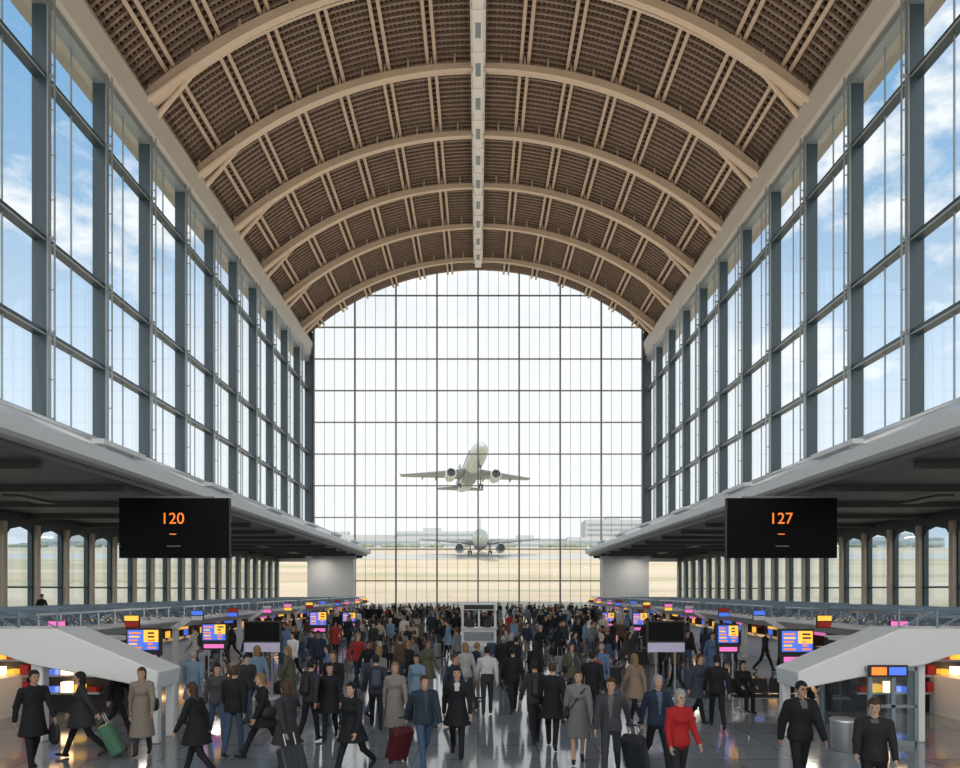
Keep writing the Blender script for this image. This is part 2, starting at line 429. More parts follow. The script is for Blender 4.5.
def pole_display(px, y0, y1, wpx, Y, kind):
    x = PX(px, Y); w = wpx*Y/F/2; zt = PZ(y0, Y); zb = PZ(y1, Y)
    b = MB()
    b.bx(-w, w, 0, .14, zb, zt, 0)
    hh = zt-zb
    if kind == 'board':
        b.bx(-w*.9, w*.05, -.015, 0, zb+hh*.22, zb+hh*.93, 1)
        b.bx(w*.05, w*.9, -.015, 0, zb+hh*.5, zb+hh*.93, 2)
        b.bx(w*.05, w*.9, -.015, 0, zb+hh*.22, zb+hh*.5, 1)
        r2 = random.Random(int(px))
        for k in range(5):
            zz = zb+hh*(.27+k*.13)
            b.bx(-w*.8, w*(-.35+r2.random()*.3), -.025, -.015, zz, zz+hh*.06, 2 if k % 2 else 4)
            b.bx(w*.3, w*(.5+r2.random()*.3), -.025, -.015, zz, zz+hh*.06, 0 if k > 2 else 4)
        b.bx(-w, w, -.02, 0, zb-hh*.22, zb+hh*.12, 0)
        b.bx(-w*.8, w*.8, -.03, -.02, zb-hh*.14, zb+hh*.04, 3)
    elif kind == 'poster':
        b.bx(-w*.93, w*.93, -.015, 0, zb+hh*.36, zb+hh*.96, 5)
        b.bx(-w*.97, w*.97, -.02, 0, zb, zb+hh*.3, 6)
    else:
        b.bx(-w*.93, w*.93, -.015, 0, zb+hh*.06, zb+hh*.94, 5)
    for q in (-w*.5, w*.5): b.tube((q, .07, 0.0), (q, .07, zb+.02), .03, .03, 8, 7)
    b.bx(-w*.8, w*.8, -.18, .32, 0, .04, 7)
    o = b.obj('information_display', [M_dark, M_blu, M_yel, M_pnk, M_org, M_black, M_lav, M_steel])
    o.location = (x, Y, 0)
DSP = [(143,628,656,34,17.5,'board'),(214,623,645,25,22,'board'),(262,621,652,37,20.8,'poster'),(318,611,629,18,38,'board'),(374,609,619,18,55,'plain'),(349,612,624,14,46,'board'),
          (797,629,658,34,17.5,'board'),(728,624,648,22,22,'board'),(666,621,652,38,20.8,'poster'),(640,612,628,16,38,'board'),(585,609,619,20,55,'plain'),(608,612,624,13,46,'board')]
for a in DSP: pole_display(*a)

# ------------------------------------------------------------------ check-in rows
for sg in (-1, 1):
    y0 = 19.5; idx = 0
    while y0 < 76:
        L = 8.5; y1 = y0+L
        par = empty('check_in_counter')
        b = MB()
        xi, xo = 12.4, 22.2
        b.bx(sg*xi, sg*xo, y0, y1, 1.78, 1.98, 0)
        b.prism([(sg*(xi-.5),1.95),(sg*xi,1.66),(sg*xi,2.06),(sg*(xi-.5),2.02)], y0, y1, 0)
        b.prism([(sg*xi,1.60),(sg*xi,2.06),(sg*(xo),2.06),(sg*(xo),1.60)], y0-.12, y0, 0)
        for yy in (y0+.3, (y0+y1)/2, y1-.3):
            b.bx(sg*(xi+.25), sg*(xi+.45), yy-.1, yy+.1, 0, 1.8, 0)
        b.bx(sg*(xi+1.0), sg*(xi+1.6), y0+.6, y1-.6, 0, 0.95, 0)
        b.bx(sg*(xi+.85), sg*(xi+1.7), y0+.5, y1-.5, .95, 1.0, 5)
        for k in range(4):
            yy = y0+1.2+k*1.9
            b.bx(sg*(xi+1.2), sg*(xi+1.28), yy, yy+.5, 1.08, 1.42, 1)
            b.bx(sg*(xi+1.17), sg*(xi+1.2), yy+.03, yy+.47, 1.11, 1.39, 3 if k % 2 else 4)
            b.bx(sg*(xi+1.22), sg*(xi+1.26), yy+.2, yy+.3, .98, 1.1, 1)
            b.bx(sg*(xi+.55), sg*(xi+.62), yy-.2, yy+.9, 1.48, 1.72, [3,4,6,7][(k+idx) % 4])
        for k, (xx, ww) in enumerate(((.5,1.1),(2.2,1.8),(4.6,1.3),(6.5,2.2))):
            b.bx(sg*(xi+xx), sg*(xi+xx+ww), y0-.18, y0-.12, 1.66, 1.98, [6,3,8,4,7][(k+idx*2) % 5])
        for q2 in range(2):
            yy = y0+q2*4.2
            a1, a2 = [(7,4),(4,6),(3,8),(6,3),(8,7)][(idx*2+q2) % 5]
            b.bx(sg*(xi-.95), sg*(xi-.45), yy-.05, yy+.03, 1.92, 2.35, 1)
            b.bx(sg*(xi-.93), sg*(xi-.47), yy-.08, yy-.05, 2.16, 2.33, a1); b.bx(sg*(xi-.93), sg*(xi-.47), yy-.08, yy-.05, 1.94, 2.12, a2)
        b.bx(sg*(xo-.4), sg*xo, y0, y1, 0, 1.8, 1)
        b.bx(sg*(xi+3), sg*(xo-1), y1-.2, y1-.05, 0, 1.78, 1)
        b.bx(sg*(xi+2.0), sg*(xi+2.2), y0+.5, y1-.5, 1.70, 1.77, 2)
        b.bx(sg*(xi+5.0), sg*(xi+5.2), y0+.5, y1-.5, 1.70, 1.77, 2)
        b.obj('counter_and_canopy', [M_white, M_dark, M_warm, M_blu, M_yel, M_steel, M_red, M_pnk, M_ntc], parent=par)
        b = MB(); nx = 9; ny = 8
        for i in range(nx+1):
            for j in range(ny+1):
                X = sg*(xi+.1+i*1.0); Y = y0+.25+j*1.0
                if i < nx and j < ny:
                    q = (X+sg*.5, Y+.5, 2.42)
                    for dx, dy in ((0,0),(1.0,0),(0,1),(1.0,1)):
                        b.tube((X+sg*dx, Y+dy, 1.99), q, .03, .03, 4, 0)
                    if i < nx-1: b.tube(q, (X+sg*1.5, Y+.5, 2.42), .045, .045, 4, 0)
                    if j < ny-1: b.tube(q, (X+sg*.5, Y+1.5, 2.42), .045, .045, 4, 0)
        b.tube((sg*(xi-.1), y0, 2.5), (sg*(xi-.1), y1, 2.5), .035, .035, 6, 1)
        for j in range(9):
            b.tube((sg*(xi-.1), y0+.1+j*1.03, 1.98), (sg*(xi-.1), y0+.1+j*1.03, 2.5), .025, .025, 5, 1)
        b.obj('space_frame', [M_truss, M_steel], parent=par)
        y0 += L+1.2; idx += 1
# near pavilions
for sg in (-1, 1):
    e = empty('service_pavilion')
    b = MB()
    b.prism([(sg*6.66,1.14),(sg*6.62,1.5),(sg*8.75,2.40),(sg*16,2.40),(sg*16,1.95),(sg*9.9,1.86),(sg*9.3,1.66)], 14.5, 15.6, 0)
    b.bx(sg*6.66, sg*6.84, 14.55, 14.75, 0, 1.2, 0); b.bx(sg*6.66, sg*6.84, 15.3, 15.5, 0, 1.2, 0)
    b.bx(sg*9.15, sg*9.4, 14.7, 14.95, 0, 1.7, 0)
    b.obj('folded_roof', [M_white], parent=e, bevel=0.03)
    b = MB()
    b.bx(sg*9.2, sg*16, 18.4, 18.6, 0, 1.95, 1)
    b.bx(sg*9.2, sg*16, 15.6, 18.6, 1.9, 2.0, 0)
    b.bx(sg*11.8, sg*12.3, 15.2, 18.3, 0, 1.0, 0)
    for zz in (.5, .95, 1.35): b.bx(sg*9.8, sg*15.6, 18.1, 18.38, zz, zz+.05, 3)
    b.bx(sg*9.8, sg*15.6, 18.0, 18.1, 1.72, 1.78, 2)
    for zz in (.55, 1.0, 1.4):
        for k in range(16):
            b.bx(sg*(9.9+k*.35), sg*(10.1+k*.35), 18.12, 18.33, zz, zz+.14+.12*((k*7)%3)/2, [4,5,2,6,7][(k+int(zz*10)) % 5])
    b.bx(sg*7.05, sg*7.6, 15.62, 15.68, 1.15, 1.5, 4)
    b.bx(sg*7.1, sg*7.55, 15.60, 15.62, 1.3, 1.4, 7)
    b.obj('shop_interior', [M_white, M_dark, M_warm, M_steel, M_red, M_yel, M_blu, M_ntc], parent=e)
    b = MB()
    for k in range(9):
        X = sg*(8.9+k*.8)
        b.tube((X, 14.8, 2.4), (X, 14.8, 2.8), .02, .02, 6, 0)
        b.tube((X, 14.8, 2.4), (X+sg*.8, 14.8, 2.78), .015, .015, 5, 0)
    b.tube((sg*8.9, 14.8, 2.78), (sg*15.3, 14.8, 2.78), .025, .025, 6, 0)
    b.obj('roof_railing', [M_truss], parent=e)
e = empty('glass_booth')
b = MB()
X0, X1, Y0 = 8.05, 9.0, 14.42
for x in (X0, (X0+X1)/2, X1): b.bx(x-.04, x+.04, Y0-.06, Y0, 0, 1.62, 0)
b.bx(X0, X1, Y0-.06, Y0, 1.54, 1.62, 0); b.bx(X0, X1, Y0-.06, Y0, 0, .1, 0); b.bx(X0, X1, Y0-.06, Y0, .78, .84, 0)
b.bx(X0-.05, X0+.03, Y0, Y0+2.0, 1.54, 1.62, 0); b.bx(X0-.05, X0+.03, Y0, Y0+2, 0, .1, 0); b.bx(X0-.05,X0+.03,Y0+1.9,Y0+2,0,1.6,0)
b.obj('booth_frame', [M_mull2], parent=e)
b = MB(); b.add([(X0,Y0-.03,.05),(X1,Y0-.03,.05),(X1,Y0-.03,1.6),(X0,Y0-.03,1.6)], [(0,1,2,3)], 0)
b.add([(X0,Y0,.05),(X0,Y0+2,.05),(X0,Y0+2,1.6),(X0,Y0,1.6)], [(0,1,2,3)], 0)
b.obj('booth_glass', [glass_mat('booth_glass', (.75,.85,.88), .12)], parent=e, recalc=False)
b = MB(); b.bx(X0-.05, X0+.75, Y0-.1, Y0-.04, 1.42, 1.66, 0); b.bx(X0, X0+.3, Y0-.12, Y0-.1, 1.46, 1.62, 1); b.bx(X0+.36, X0+.7, Y0-.12, Y0-.1, 1.46, 1.62, 2)
b.obj('booth_sign', [M_dark, M_org, M_blu], parent=e)

def litter_bin(x, y):
    b = MB(); n = 24
    prof = [(0,.20),(.02,.22),(.55,.24),(.58,.25),(.62,.25),(.64,.22),(.62,.14),(.5,.13)]
    b.ring([[(r*math.cos(2*math.pi*i/n), r*math.sin(2*math.pi*i/n), z) for i in range(n)] for z, r in prof], 0)
    b.ring([[(.13*math.cos(2*math.pi*i/n), .13*math.sin(2*math.pi*i/n), z) for i in range(n)] for z in (.5,.53)], 1)
    o = b.obj('litter_bin', [M_steel, M_dark], smooth=True); o.location = (x, y, 0)
litter_bin(PX(843,14), 14.0)
b = MB(); Y = 40
b.bx(-.95, 1.05, Y, Y+2.0, 0, 1.0, 0); b.bx(-1.0, 1.1, Y-.1, Y+2.1, 2.05, 2.4, 0)
for x in (-.95, 0, .95):
    b.bx(x, x+.1, Y, Y+.1, 1.0, 2.1, 0); b.bx(x, x+.1, Y+1.9, Y+2.0, 1.0, 2.1, 0)
b.bx(-1.0, 1.1, Y-.12, Y+.3, .98, 1.05, 1); b.bx(-.8, .9, Y-.14, Y-.1, 2.1, 2.35, 2)
b.bx(-.7,-.25,Y+.4,Y+.45,1.05,1.5,2); b.bx(.3,.75,Y+.4,Y+.45,1.05,1.5,2)
b.bx(-.8,.9,Y-.03,Y,.3,.8,3)
b.obj('information_kiosk', [M_white, M_steel, M_dark, M_mull2])
BX, BY = 6.75, 18.4
b = MB()
for k in range(4):
    b.bx(k*.55, k*.55+.5, 0, .45, .36, .40, 0); b.bx(k*.55, k*.55+.5, .46, .50, .42, .82, 0)
b.bx(0, 2.15, .2, .26, .30, .36, 1)
for x in (.2, 1.95): b.bx(x, x+.06, .02, .45, 0, .05, 1); b.bx(x, x+.06, .2, .26, 0, .32, 1)
o = b.obj('waiting_bench', [M_dark, M_steel], bevel=.015); o.location = (BX, BY, 0)

# ------------------------------------------------------------------ people
def surface_nets(V, org, h):
    s = V < 0
    nx, ny, nz = V.shape
    c = np.zeros((nx-1, ny-1, nz-1)); P = np.zeros((nx-1, ny-1, nz-1, 3))
    corners = [(i,j,k) for i in (0,1) for j in (0,1) for k in (0,1)]
    for a in corners:
        for ax in range(3):
            if a[ax]: continue
            bb = list(a); bb[ax] = 1
            A = V[a[0]:nx-1+a[0], a[1]:ny-1+a[1], a[2]:nz-1+a[2]]
            B = V[bb[0]:nx-1+bb[0], bb[1]:ny-1+bb[1], bb[2]:nz-1+bb[2]]
            cr = (A < 0) != (B < 0)
            t = np.where(cr, A/np.where(cr, A-B, 1), 0)
            c += cr
            for d in range(3):
                P[..., d] += np.where(cr, a[d]+(t if d == ax else 0), 0)
    act = c > 0
    idx = -np.ones(c.shape, int); idx[act] = np.arange(act.sum())
    ijk = np.argwhere(act)
    verts = (ijk+P[act]/c[act][:, None])*h+np.array(org)
    faces = []
    for ax in range(3):
        o1, o2 = [(1,2),(2,0),(0,1)][ax]
        sa = [slice(None)]*3; sb = [slice(None)]*3
        sa[ax] = slice(0, -1); sb[ax] = slice(1, None)
        ch = s[tuple(sa)] != s[tuple(sb)]
        e = np.argwhere(ch)
        ok = (e[:, o1] > 0) & (e[:, o2] > 0) & (e[:, o1] < V.shape[o1]-1) & (e[:, o2] < V.shape[o2]-1)
        e = e[ok]
        def g(d1, d2):
            q = e.copy(); q[:, o1] -= d1; q[:, o2] -= d2
            return idx[q[:,0], q[:,1], q[:,2]]
        quad = np.stack([g(1,1), g(0,1), g(0,0), g(1,0)], 1)
        neg = s[e[:,0], e[:,1], e[:,2]]
        quad[~neg] = quad[~neg][:, ::-1]
        faces.append(quad)
    return verts, np.concatenate(faces)

SKIN, HAIR, TOP, SHIRT, TRO, SHOE, BAG, EYE, LIP = range(9)
def build_body(name, P, res):
    R = math.radians; man = P.get('sex', 'm') == 'm'
    g = lambda k, d: P.get(k, d)
    legs = g('legs', ((22, 8), (-22, 22)))
    arms = g('arms', ((-18, 10, 12), (18, 10, 12)))
    L = R(g('lean', 2)); style = g('style', 'jacket'); puff = g('puff', 0.0)
    prims = []
    def cap(a, b_, ra, rb, lab, sc=(1,1,1), k=0.025, cut=None, head=False):
        prims.append((np.array(a, float), np.array(b_, float), ra, rb, lab, np.array(sc, float), k, cut, head))
    hipw = 0.088 if man else 0.092
    J = []
    for sgn, (ha, kb) in zip((-1, 1), legs):
        a = R(ha); k2 = R(ha-kb)
        hip = np.array((sgn*hipw, 0, -0.04))
        kn = hip+np.array((sgn*0.005, -math.sin(a), -math.cos(a)))*0.43
        an = kn+np.array((-sgn*0.01, -math.sin(k2), -math.cos(k2)))*0.41
        fp = R(max(-35, min(15, (ha-kb)*0.9))) if not g('seated', False) else 0
        toe = an+np.array((sgn*0.25*0.2, -math.cos(fp), math.sin(fp)))*0.155+np.array((0,0,-0.045))
        heel = an+np.array((0, 0.035, -0.045))
        J.append([hip, kn, an, toe, heel])
    mz = min(min(j[3][2], j[4][2]) for j in J)-0.034
    up = np.array((0, 0, -mz))
    for j in J:
        for q in range(5): j[q] = j[q]+up
    pel = up.copy()
    def tor(x, y, z):
        return np.array((x, y*math.cos(L)-z*math.sin(L), y*math.sin(L)+z*math.cos(L)))+pel
    tl = SKIN if g('bare_legs', False) else TRO
    th = 0.088 if man else 0.085
    for j in J:
        cap(j[0], j[1], th, 0.062 if tl == TRO else .052, tl); cap(j[1], j[2], 0.060 if tl == TRO else .052, 0.050 if tl == TRO else .034, tl)
        cap(j[4], j[3], 0.040, 0.034, SHOE, (1,1,.85), 0.01)
        cap(j[2], j[4]*.5+j[2]*.5, .036, .04, SHOE, k=.01)
    sw = 0.185 if man else 0.158
    jk = 0.012+puff
    cap(tor(0,0,-.04), tor(0,0,.10), .125, .118, TRO if style == 'shirt' else TOP, (1.28,.88,1), .03)
    cap(tor(0,0,.08), tor(0,.0,.36), .112+jk*.5 if man else .102+jk*.5, .128+jk if man else .115+jk, TOP, (1.28,.86,1), .04)
    cap(tor(-sw*.75,.005,.455), tor(sw*.75,.005,.455), .062+jk, .062+jk, TOP, (1,1.0,.9), .05)
    cap(tor(-.02,.01,.50), tor(.02,.01,.50), .07+jk*.5, .07+jk*.5, TOP, (1,.9,.8), .03)
    if not man:
        cap(tor(-.06,-.075,.33), tor(.06,-.075,.33), .055+jk*.5, .055+jk*.5, TOP, k=.04)
    cap(tor(0,.005,.50), tor(0,-.015,.60), .052, .050, SKIN, k=.02)
    if style in ('coat', 'longcoat', 'skirt'):
        hem = {'coat': .62, 'longcoat': .40, 'skirt': .52}[style]
        spread = abs(J[0][1][1]-J[1][1][1])
        mid = (J[0][1]+J[1][1])/2
        cap(tor(0,0,.08), np.array((0, mid[1]*.6, hem-.05)), .13+jk, .165+jk+spread*.25, TOP if style != 'skirt' else TRO, (1.12,1.0+spread*.3,1), .03, cut=hem)
    elif style != 'shirt':
        cap(tor(0,0,.02), tor(0,0,-.05), .135+jk, .135+jk, TOP, (1.22,.9,1), .02, cut=pel[2]-.09)
    hands = []
    for sgn, (sa, ab, eb) in zip((-1, 1), arms):
        sh = tor(sgn*(sw+.005), .005, .45)
        a = R(sa); o_ = R(ab)
        d1 = np.array((sgn*math.sin(o_), -math.sin(a)*math.cos(o_), -math.cos(a)*math.cos(o_)))
        e2 = R(sa+eb); o2 = R(ab*.3)-R(g('elin', 0))
        d2 = np.array((sgn*math.sin(o2), -math.sin(e2)*math.cos(o2), -math.cos(e2)*math.cos(o2)))
        el_ = sh+d1*.285; wr = el_+d2*.25
        al = TOP
        cap(sh, el_, .052+jk, .042+jk, al, k=.03); cap(el_, wr, .041+jk*.9, .033+jk*.7, al, k=.02)
        cap(wr-d2*.01, wr+d2*.03, .026, .027, SKIN, k=.01)
        cap(wr+d2*.035, wr+d2*.085, .034, .034, SKIN, (.55,1,1), .012)
        hands.append((wr, d2, sgn))
    hc = tor(0, -.025, .69)
    yw = R(g('yaw', 0)); pt = R(g('nod', 4))
    Rz = np.array([[math.cos(yw),-math.sin(yw),0],[math.sin(yw),math.cos(yw),0],[0,0,1]])
    Rx = np.array([[1,0,0],[0,math.cos(pt),-math.sin(pt)],[0,math.sin(pt),math.cos(pt)]])
    RH = Rz@Rx
    hd = True
    cap((0,.012,-.005), (0,.012,.022), .088, .090, SKIN, (.84,1.05,1.0), .015, head=hd)
    cap((0,-.045,-.085), (0,-.02,-.04), .038, .060, SKIN, (1.05,1,1), .025, head=hd)
    cap((0,-.092,.008), (0,-.112,-.026), .009, .013, SKIN, k=.008, head=hd)
    for sx in (-1, 1):
        cap((sx*.077,.012,.008), (sx*.075,.010,-.02), .014, .010, SKIN, (.6,1,1), .006, head=hd)
    hs = g('hair', 'short')
    if hs != 'bald':
        cap((0,.022,-.0), (0,.018,.03), .094, .099, HAIR, (.87,1.06,1.0), .004, cut='hair', head=hd)
        if hs == 'long':
            cap((0,.055,.0), (0,.075,-.19), .082, .065, HAIR, (1.05,.75,1), .01, cut='hairl', head=hd)
        elif hs == 'bun':
            cap((0,.115,.03), (0,.125,.04), .04, .04, HAIR, k=.01, head=hd)
        elif hs == 'bob':
            cap((0,.03,.0), (0,.035,-.085), .098, .095, HAIR, (.92,.95,1), .01, cut='hairl', head=hd)
    bg = g('bag', None)
    if bg == 'backpack':
        cap(tor(0,.19,.14), tor(0,.17,.40), .10, .085, BAG, (1.3,.75,1), .01)
        for sx in (-1, 1): cap(tor(sx*.10,.10,.50), tor(sx*.11,-.115,.36), .022, .022, BAG, k=.005)
    elif bg == 'shoulder':
        cap(tor(.25,.02,.02), tor(.25,.04,.08), .12, .11, BAG, (.5,1.25,.9), .005)
        cap(tor(.235,.0,.14), tor(.13,.0,.53), .016, .016, BAG, k=.003)
    elif bg == 'cross':
        cap(tor(-.21,.0,-.03), tor(-.21,.02,.03), .11, .10, BAG, (.5,1.2,.8), .005)
        cap(tor(-.18,-.12,.06), tor(.12,-.12,.48), .014, .014, BAG, k=.003)
    elif bg == 'tote':
        wr, d2, sgn = hands[1]
        c = wr+np.array((0, 0, -.30))
        cap(c+np.array((0,0,.06)), c+np.array((0,0,-.06)), .15, .16, BAG, (.4,1.1,.9), .005)
        cap(c+np.array((0,.07,.16)), wr+np.array((0,0,-.07)), .010, .010, BAG, k=.003)
        cap(c+np.array((0,-.07,.16)), wr+np.array((0,0,-.07)), .010, .010, BAG, k=.003)

    def evald(p, pts):
        a, b2, ra, rb, lab, sc, k, cut, head = p
        q = (pts-hc)@RH if head else pts
        ab = (b2-a)/sc; w = (q-a)/sc
        den = max(1e-9, float(ab@ab))
        t = np.clip((w@ab)/den, 0, 1)
        d = (np.sqrt(((w-t[..., None]*ab)**2).sum(-1))-(ra+(rb-ra)*t))*min(1.0, sc.min()*1.1)
        if isinstance(cut, float) or isinstance(cut, np.floating): d = np.maximum(d, cut-q[..., 2])
        elif cut == 'hair':
            face = np.minimum(-(q[..., 1]+.028+.35*np.maximum(0, q[...,2]-.0)), .058-q[..., 2])
            low = -.055-q[..., 2]
            side = np.minimum(-(q[..., 1]-.0), -.01-q[..., 2])
            d = np.maximum(np.maximum(np.maximum(d, face), low), side)
        elif cut == 'hairl':
            d = np.maximum(d, -(q[..., 1]-.005))
        return d
    lo = np.array((1e9,)*3); hi = -lo
    def bounds(p):
        a, b2, ra, rb, lab, sc, k, cut, head = p
        r = max(ra, rb)*sc.max()
        if head:
            A = RH@a+hc; B = RH@b2+hc; r *= 1.1
        else: A, B = a, b2
        return np.minimum(A, B)-r, np.maximum(A, B)+r
    bl = [bounds(p) for p in prims]
    for l, h_ in bl: lo = np.minimum(lo, l); hi = np.maximum(hi, h_)
    lo -= 3*res; hi += 3*res
    n = np.ceil((hi-lo)/res).astype(int)+1
    V = np.full(n, 0.5)
    ax = [lo[i]+np.arange(n[i])*res for i in range(3)]
    for p, (l, h_) in zip(prims, bl):
        pad = 0.06
        i0 = np.maximum(0, np.floor((l-pad-lo)/res).astype(int)); i1 = np.minimum(n, np.ceil((h_+pad-lo)/res).astype(int)+1)
        G = np.stack(np.meshgrid(ax[0][i0[0]:i1[0]], ax[1][i0[1]:i1[1]], ax[2][i0[2]:i1[2]], indexing='ij'), -1)
        d = evald(p, G); k = p[6]
        S = V[i0[0]:i1[0], i0[1]:i1[1], i0[2]:i1[2]]
        hh = np.maximum(k-np.abs(S-d), 0)/k
        V[i0[0]:i1[0], i0[1]:i1[1], i0[2]:i1[2]] = np.minimum(S, d)-hh*hh*k*.25
    vs, fs = surface_nets(V, lo, res)
    fc = vs[fs].mean(1)
    D = np.stack([evald(p, fc) for p in prims], 0)
    labs = np.array([p[4] for p in prims])
    lab = labs[D.argmin(0)]
    q = fc-pel
    zl = q[:, 2]; yl = q[:, 1]+zl*math.sin(L)
    if g('open', False):
        wid = .008+.045*np.clip((zl-.12)/.38, 0, 1)
        mk = (lab == TOP) & (yl < -.06) & (np.abs(q[:, 0]) < wid) & (zl > g('openz', .12)) & (zl < .60)
        lab[mk] = SHIRT
    b = MB()
    b.v = [tuple(v) for v in vs]; b.f = [tuple(int(i) for i in f) for f in fs]; b.m = [int(x) for x in lab]
    for wr, d2, sgn in hands:
        d = Vector(d2).normalized(); side = Vector((0, -1, 0)); side = (side-d*side.dot(d)).normalized()
        inw = d.cross(side).normalized()
        if inw.x*sgn > 0: inw = -inw
        W = Vector(wr)
        curl = g('curl', .5)
        for i, (off, ln) in enumerate(((.024,.036),(.008,.042),(-.008,.039),(-.023,.030))):
            p0 = W+d*.095+side*off
            dd = (d+inw*curl*.5).normalized(); p1 = p0+dd*ln
            dd = (d+inw*curl*2.2).normalized(); p2 = p1+dd*ln*.75
            b.tube(p0, p1, .0095, .0088, 6, SKIN); b.tube(p1-dd*.003, p2, .0088, .0068, 6, SKIN)
        p0 = W+d*.045+side*.025; p1 = p0+(d*.6+side*.7+inw*.35).normalized()*.036; p2 = p1+(d*.9+inw*.5+side*.2).normalized()*.028
        b.tube(p0, p1, .012, .010, 6, SKIN); b.tube(p1, p2, .010, .008, 6, SKIN)
    if res < .018:
        for sx in (-1, 1):
            c = RH@np.array((sx*.031, -.079, .008))+hc; b.ell(c, (.012,.007,.007), EYE, 8, 4)
            c = RH@np.array((sx*.031, -.084, .027))+hc; b.ell(c, (.017,.006,.004), HAIR, 8, 4)
        c = RH@np.array((0, -.083, -.056))+hc; b.ell(c, (.022,.007,.006), LIP, 8, 4)
        if g('glasses', False):
            for sx in (-1, 1):
                c0 = RH@np.array((sx*.033, -.094, .008))+hc
                for i in range(10):
                    a0, a1 = 2*math.pi*i/10, 2*math.pi*(i+1)/10
                    b.tube(c0+np.array((.021*math.cos(a0),0,.016*math.sin(a0))), c0+np.array((.021*math.cos(a1),0,.016*math.sin(a1))), .0025, .0025, 4, EYE)
    me = bpy.data.meshes.new(name)
    me.from_pydata(b.v, [], b.f); me.polygons.foreach_set('material_index', b.m)
    me.polygons.foreach_set('use_smooth', [True]*len(b.f))
    return me, hands, pel

_mc = {}
def cmat(kind, col, rough=.8):
    k = (kind, col)
    if k not in _mc: _mc[k] = mat(kind, col, rough, var=.18 if kind != 'skin' else .05, scale=12, spec=.3)
    return _mc[k]
SK = [(.50,.31,.22), (.44,.26,.18), (.30,.17,.12), (.54,.36,.27)]
HR = {'black': (.012,.010,.010), 'brown': (.06,.032,.018), 'light': (.22,.13,.06), 'grey': (.30,.29,.28), 'blond': (.38,.26,.12)}
BLK = (.012,.013,.016); CHAR = (.032,.034,.039); NAVY = (.018,.028,.055); GREY = (.16,.165,.17); TAN = (.36,.29,.21); JEAN = (.05,.085,.15)
LBL = (.16,.24,.34); WHT = (.7,.7,.7); REDC = (.42,.018,.022); BRN = (.10,.06,.04); OLV = (.09,.09,.06); LGR = (.34,.34,.34); BEIGE = (.45,.39,.31)
def mats_for(P):
    eye = cmat('eye', (.01,.01,.012), .3)
    return [cmat('skin', SK[P.get('sk', 0)], .55), cmat('hair', HR[P.get('hc', 'black')], .6), cmat('jacket', P.get('top', BLK)), cmat('shirt', P.get('shirt', (.22,.24,.27))),
            cmat('trousers', P.get('tro', BLK)), cmat('shoe', P.get('shoe', (.015,.013,.012)), .4), cmat('bag', P.get('bagc', (.02,.018,.018)), .5), eye, cmat('lips', (.35,.10,.09), .5)]

placed = []
def suitcase_mesh(Lg, col, name='rolling_suitcase'):
    b = MB(); bh = .60; w = .21; d = .12
    rings = []
    for z, s in ((.06,.93),(.09,1),(.09+bh*.5,1.0),(bh+.03,1),(bh+.06,.93)):
        rr = []
        for i in range(20):
            a = 2*math.pi*i/20; ca, sa = math.cos(a), math.sin(a)
            rr.append((w*s*math.copysign(abs(ca)**.35, ca), d*s*math.copysign(abs(sa)**.35, sa), z))
        rings.append(rr)
    b.ring(rings, 0)
    for x in (-.15, -.05, .05, .15): b.bx(x-.012, x+.012, -d-.006, d+.006, .10, bh+.02, 0)
    for x in (-.16, .16):
        for yy in (-.08, .08):
            b.tube((x-.015, yy, .04), (x+.015, yy, .04), .04, .04, 12, 1)
            b.bx(x-.02, x+.02, yy-.02, yy+.02, .045, .08, 1)
    for x in (-.09, .09): b.tube((x, .07, bh), (x, .07, Lg), .010, .010, 8, 2)
    b.tube((-.10, .07, Lg), (.10, .07, Lg), .016, .016, 8, 1)
    b.tube((-.06, 0, bh+.055), (.06, 0, bh+.055), .014, .014, 8, 1)
    return b.obj(name, [cmat('suitcase_shell', col, .35), M_dark, M_steel], smooth=False)
def add_suitcase(Hw, Wl, col):
    Hw = Vector(Hw); Wl = Vector(Wl)
    ax = (Hw-Wl); Lg = ax.length; ax.normalize()
    side = ax.cross(Vector((0,0,1))).normalized(); nrm = side.cross(ax).normalized()
    Mx = Matrix((side, nrm, ax)).transposed().to_4x4()
    o = suitcase_mesh(Lg, col)
    M4 = Matrix.Translation(Wl) @ Mx
    mz = min((M4 @ v.co).z for v in o.data.vertices)
    o.matrix_world = Matrix.Translation((0, 0, -mz)) @ M4
    return o

def person(px, feet, h, heading, P, res=.0135, suitcase=None, Y=None, X=None, name=None, Z=0):
    Y = Y if Y else H*F/(feet-VY); X = PX(px, Y) if X is None else X
    me, hands, pel = build_body('body', P, res)
    for m_ in mats_for(P): me.materials.append(m_)
    n = name or (('seated_' if P.get('seated') else 'walking_' if P.get('legs') is None or abs(P['legs'][0][0]) > 8 else 'standing_')+('man' if P.get('sex', 'm') == 'm' else 'woman'))
    o = bpy.data.objects.new(n, me); COL.objects.link(o)
    s = h/1.76; o.scale = (s, s, s); o.location = (X, Y, Z); o.rotation_euler = (0, 0, math.radians(heading))
    placed.append((X, Y))
    if suitcase:
        col, hi, back, sidew = suitcase
        wr, d2, sgn = hands[hi]
        Mw = Matrix.Translation((X, Y, 0)) @ Matrix.Rotation(math.radians(heading), 4, 'Z') @ Matrix.Scale(s, 4)
        Hw = Mw @ Vector(wr+d2*.095)
        Wl = Mw @ Vector((wr[0]+sgn*sidew, wr[1]+back, 0))
        add_suitcase(Hw, Wl, col)
        placed.append((Wl.x, Wl.y))
    return o

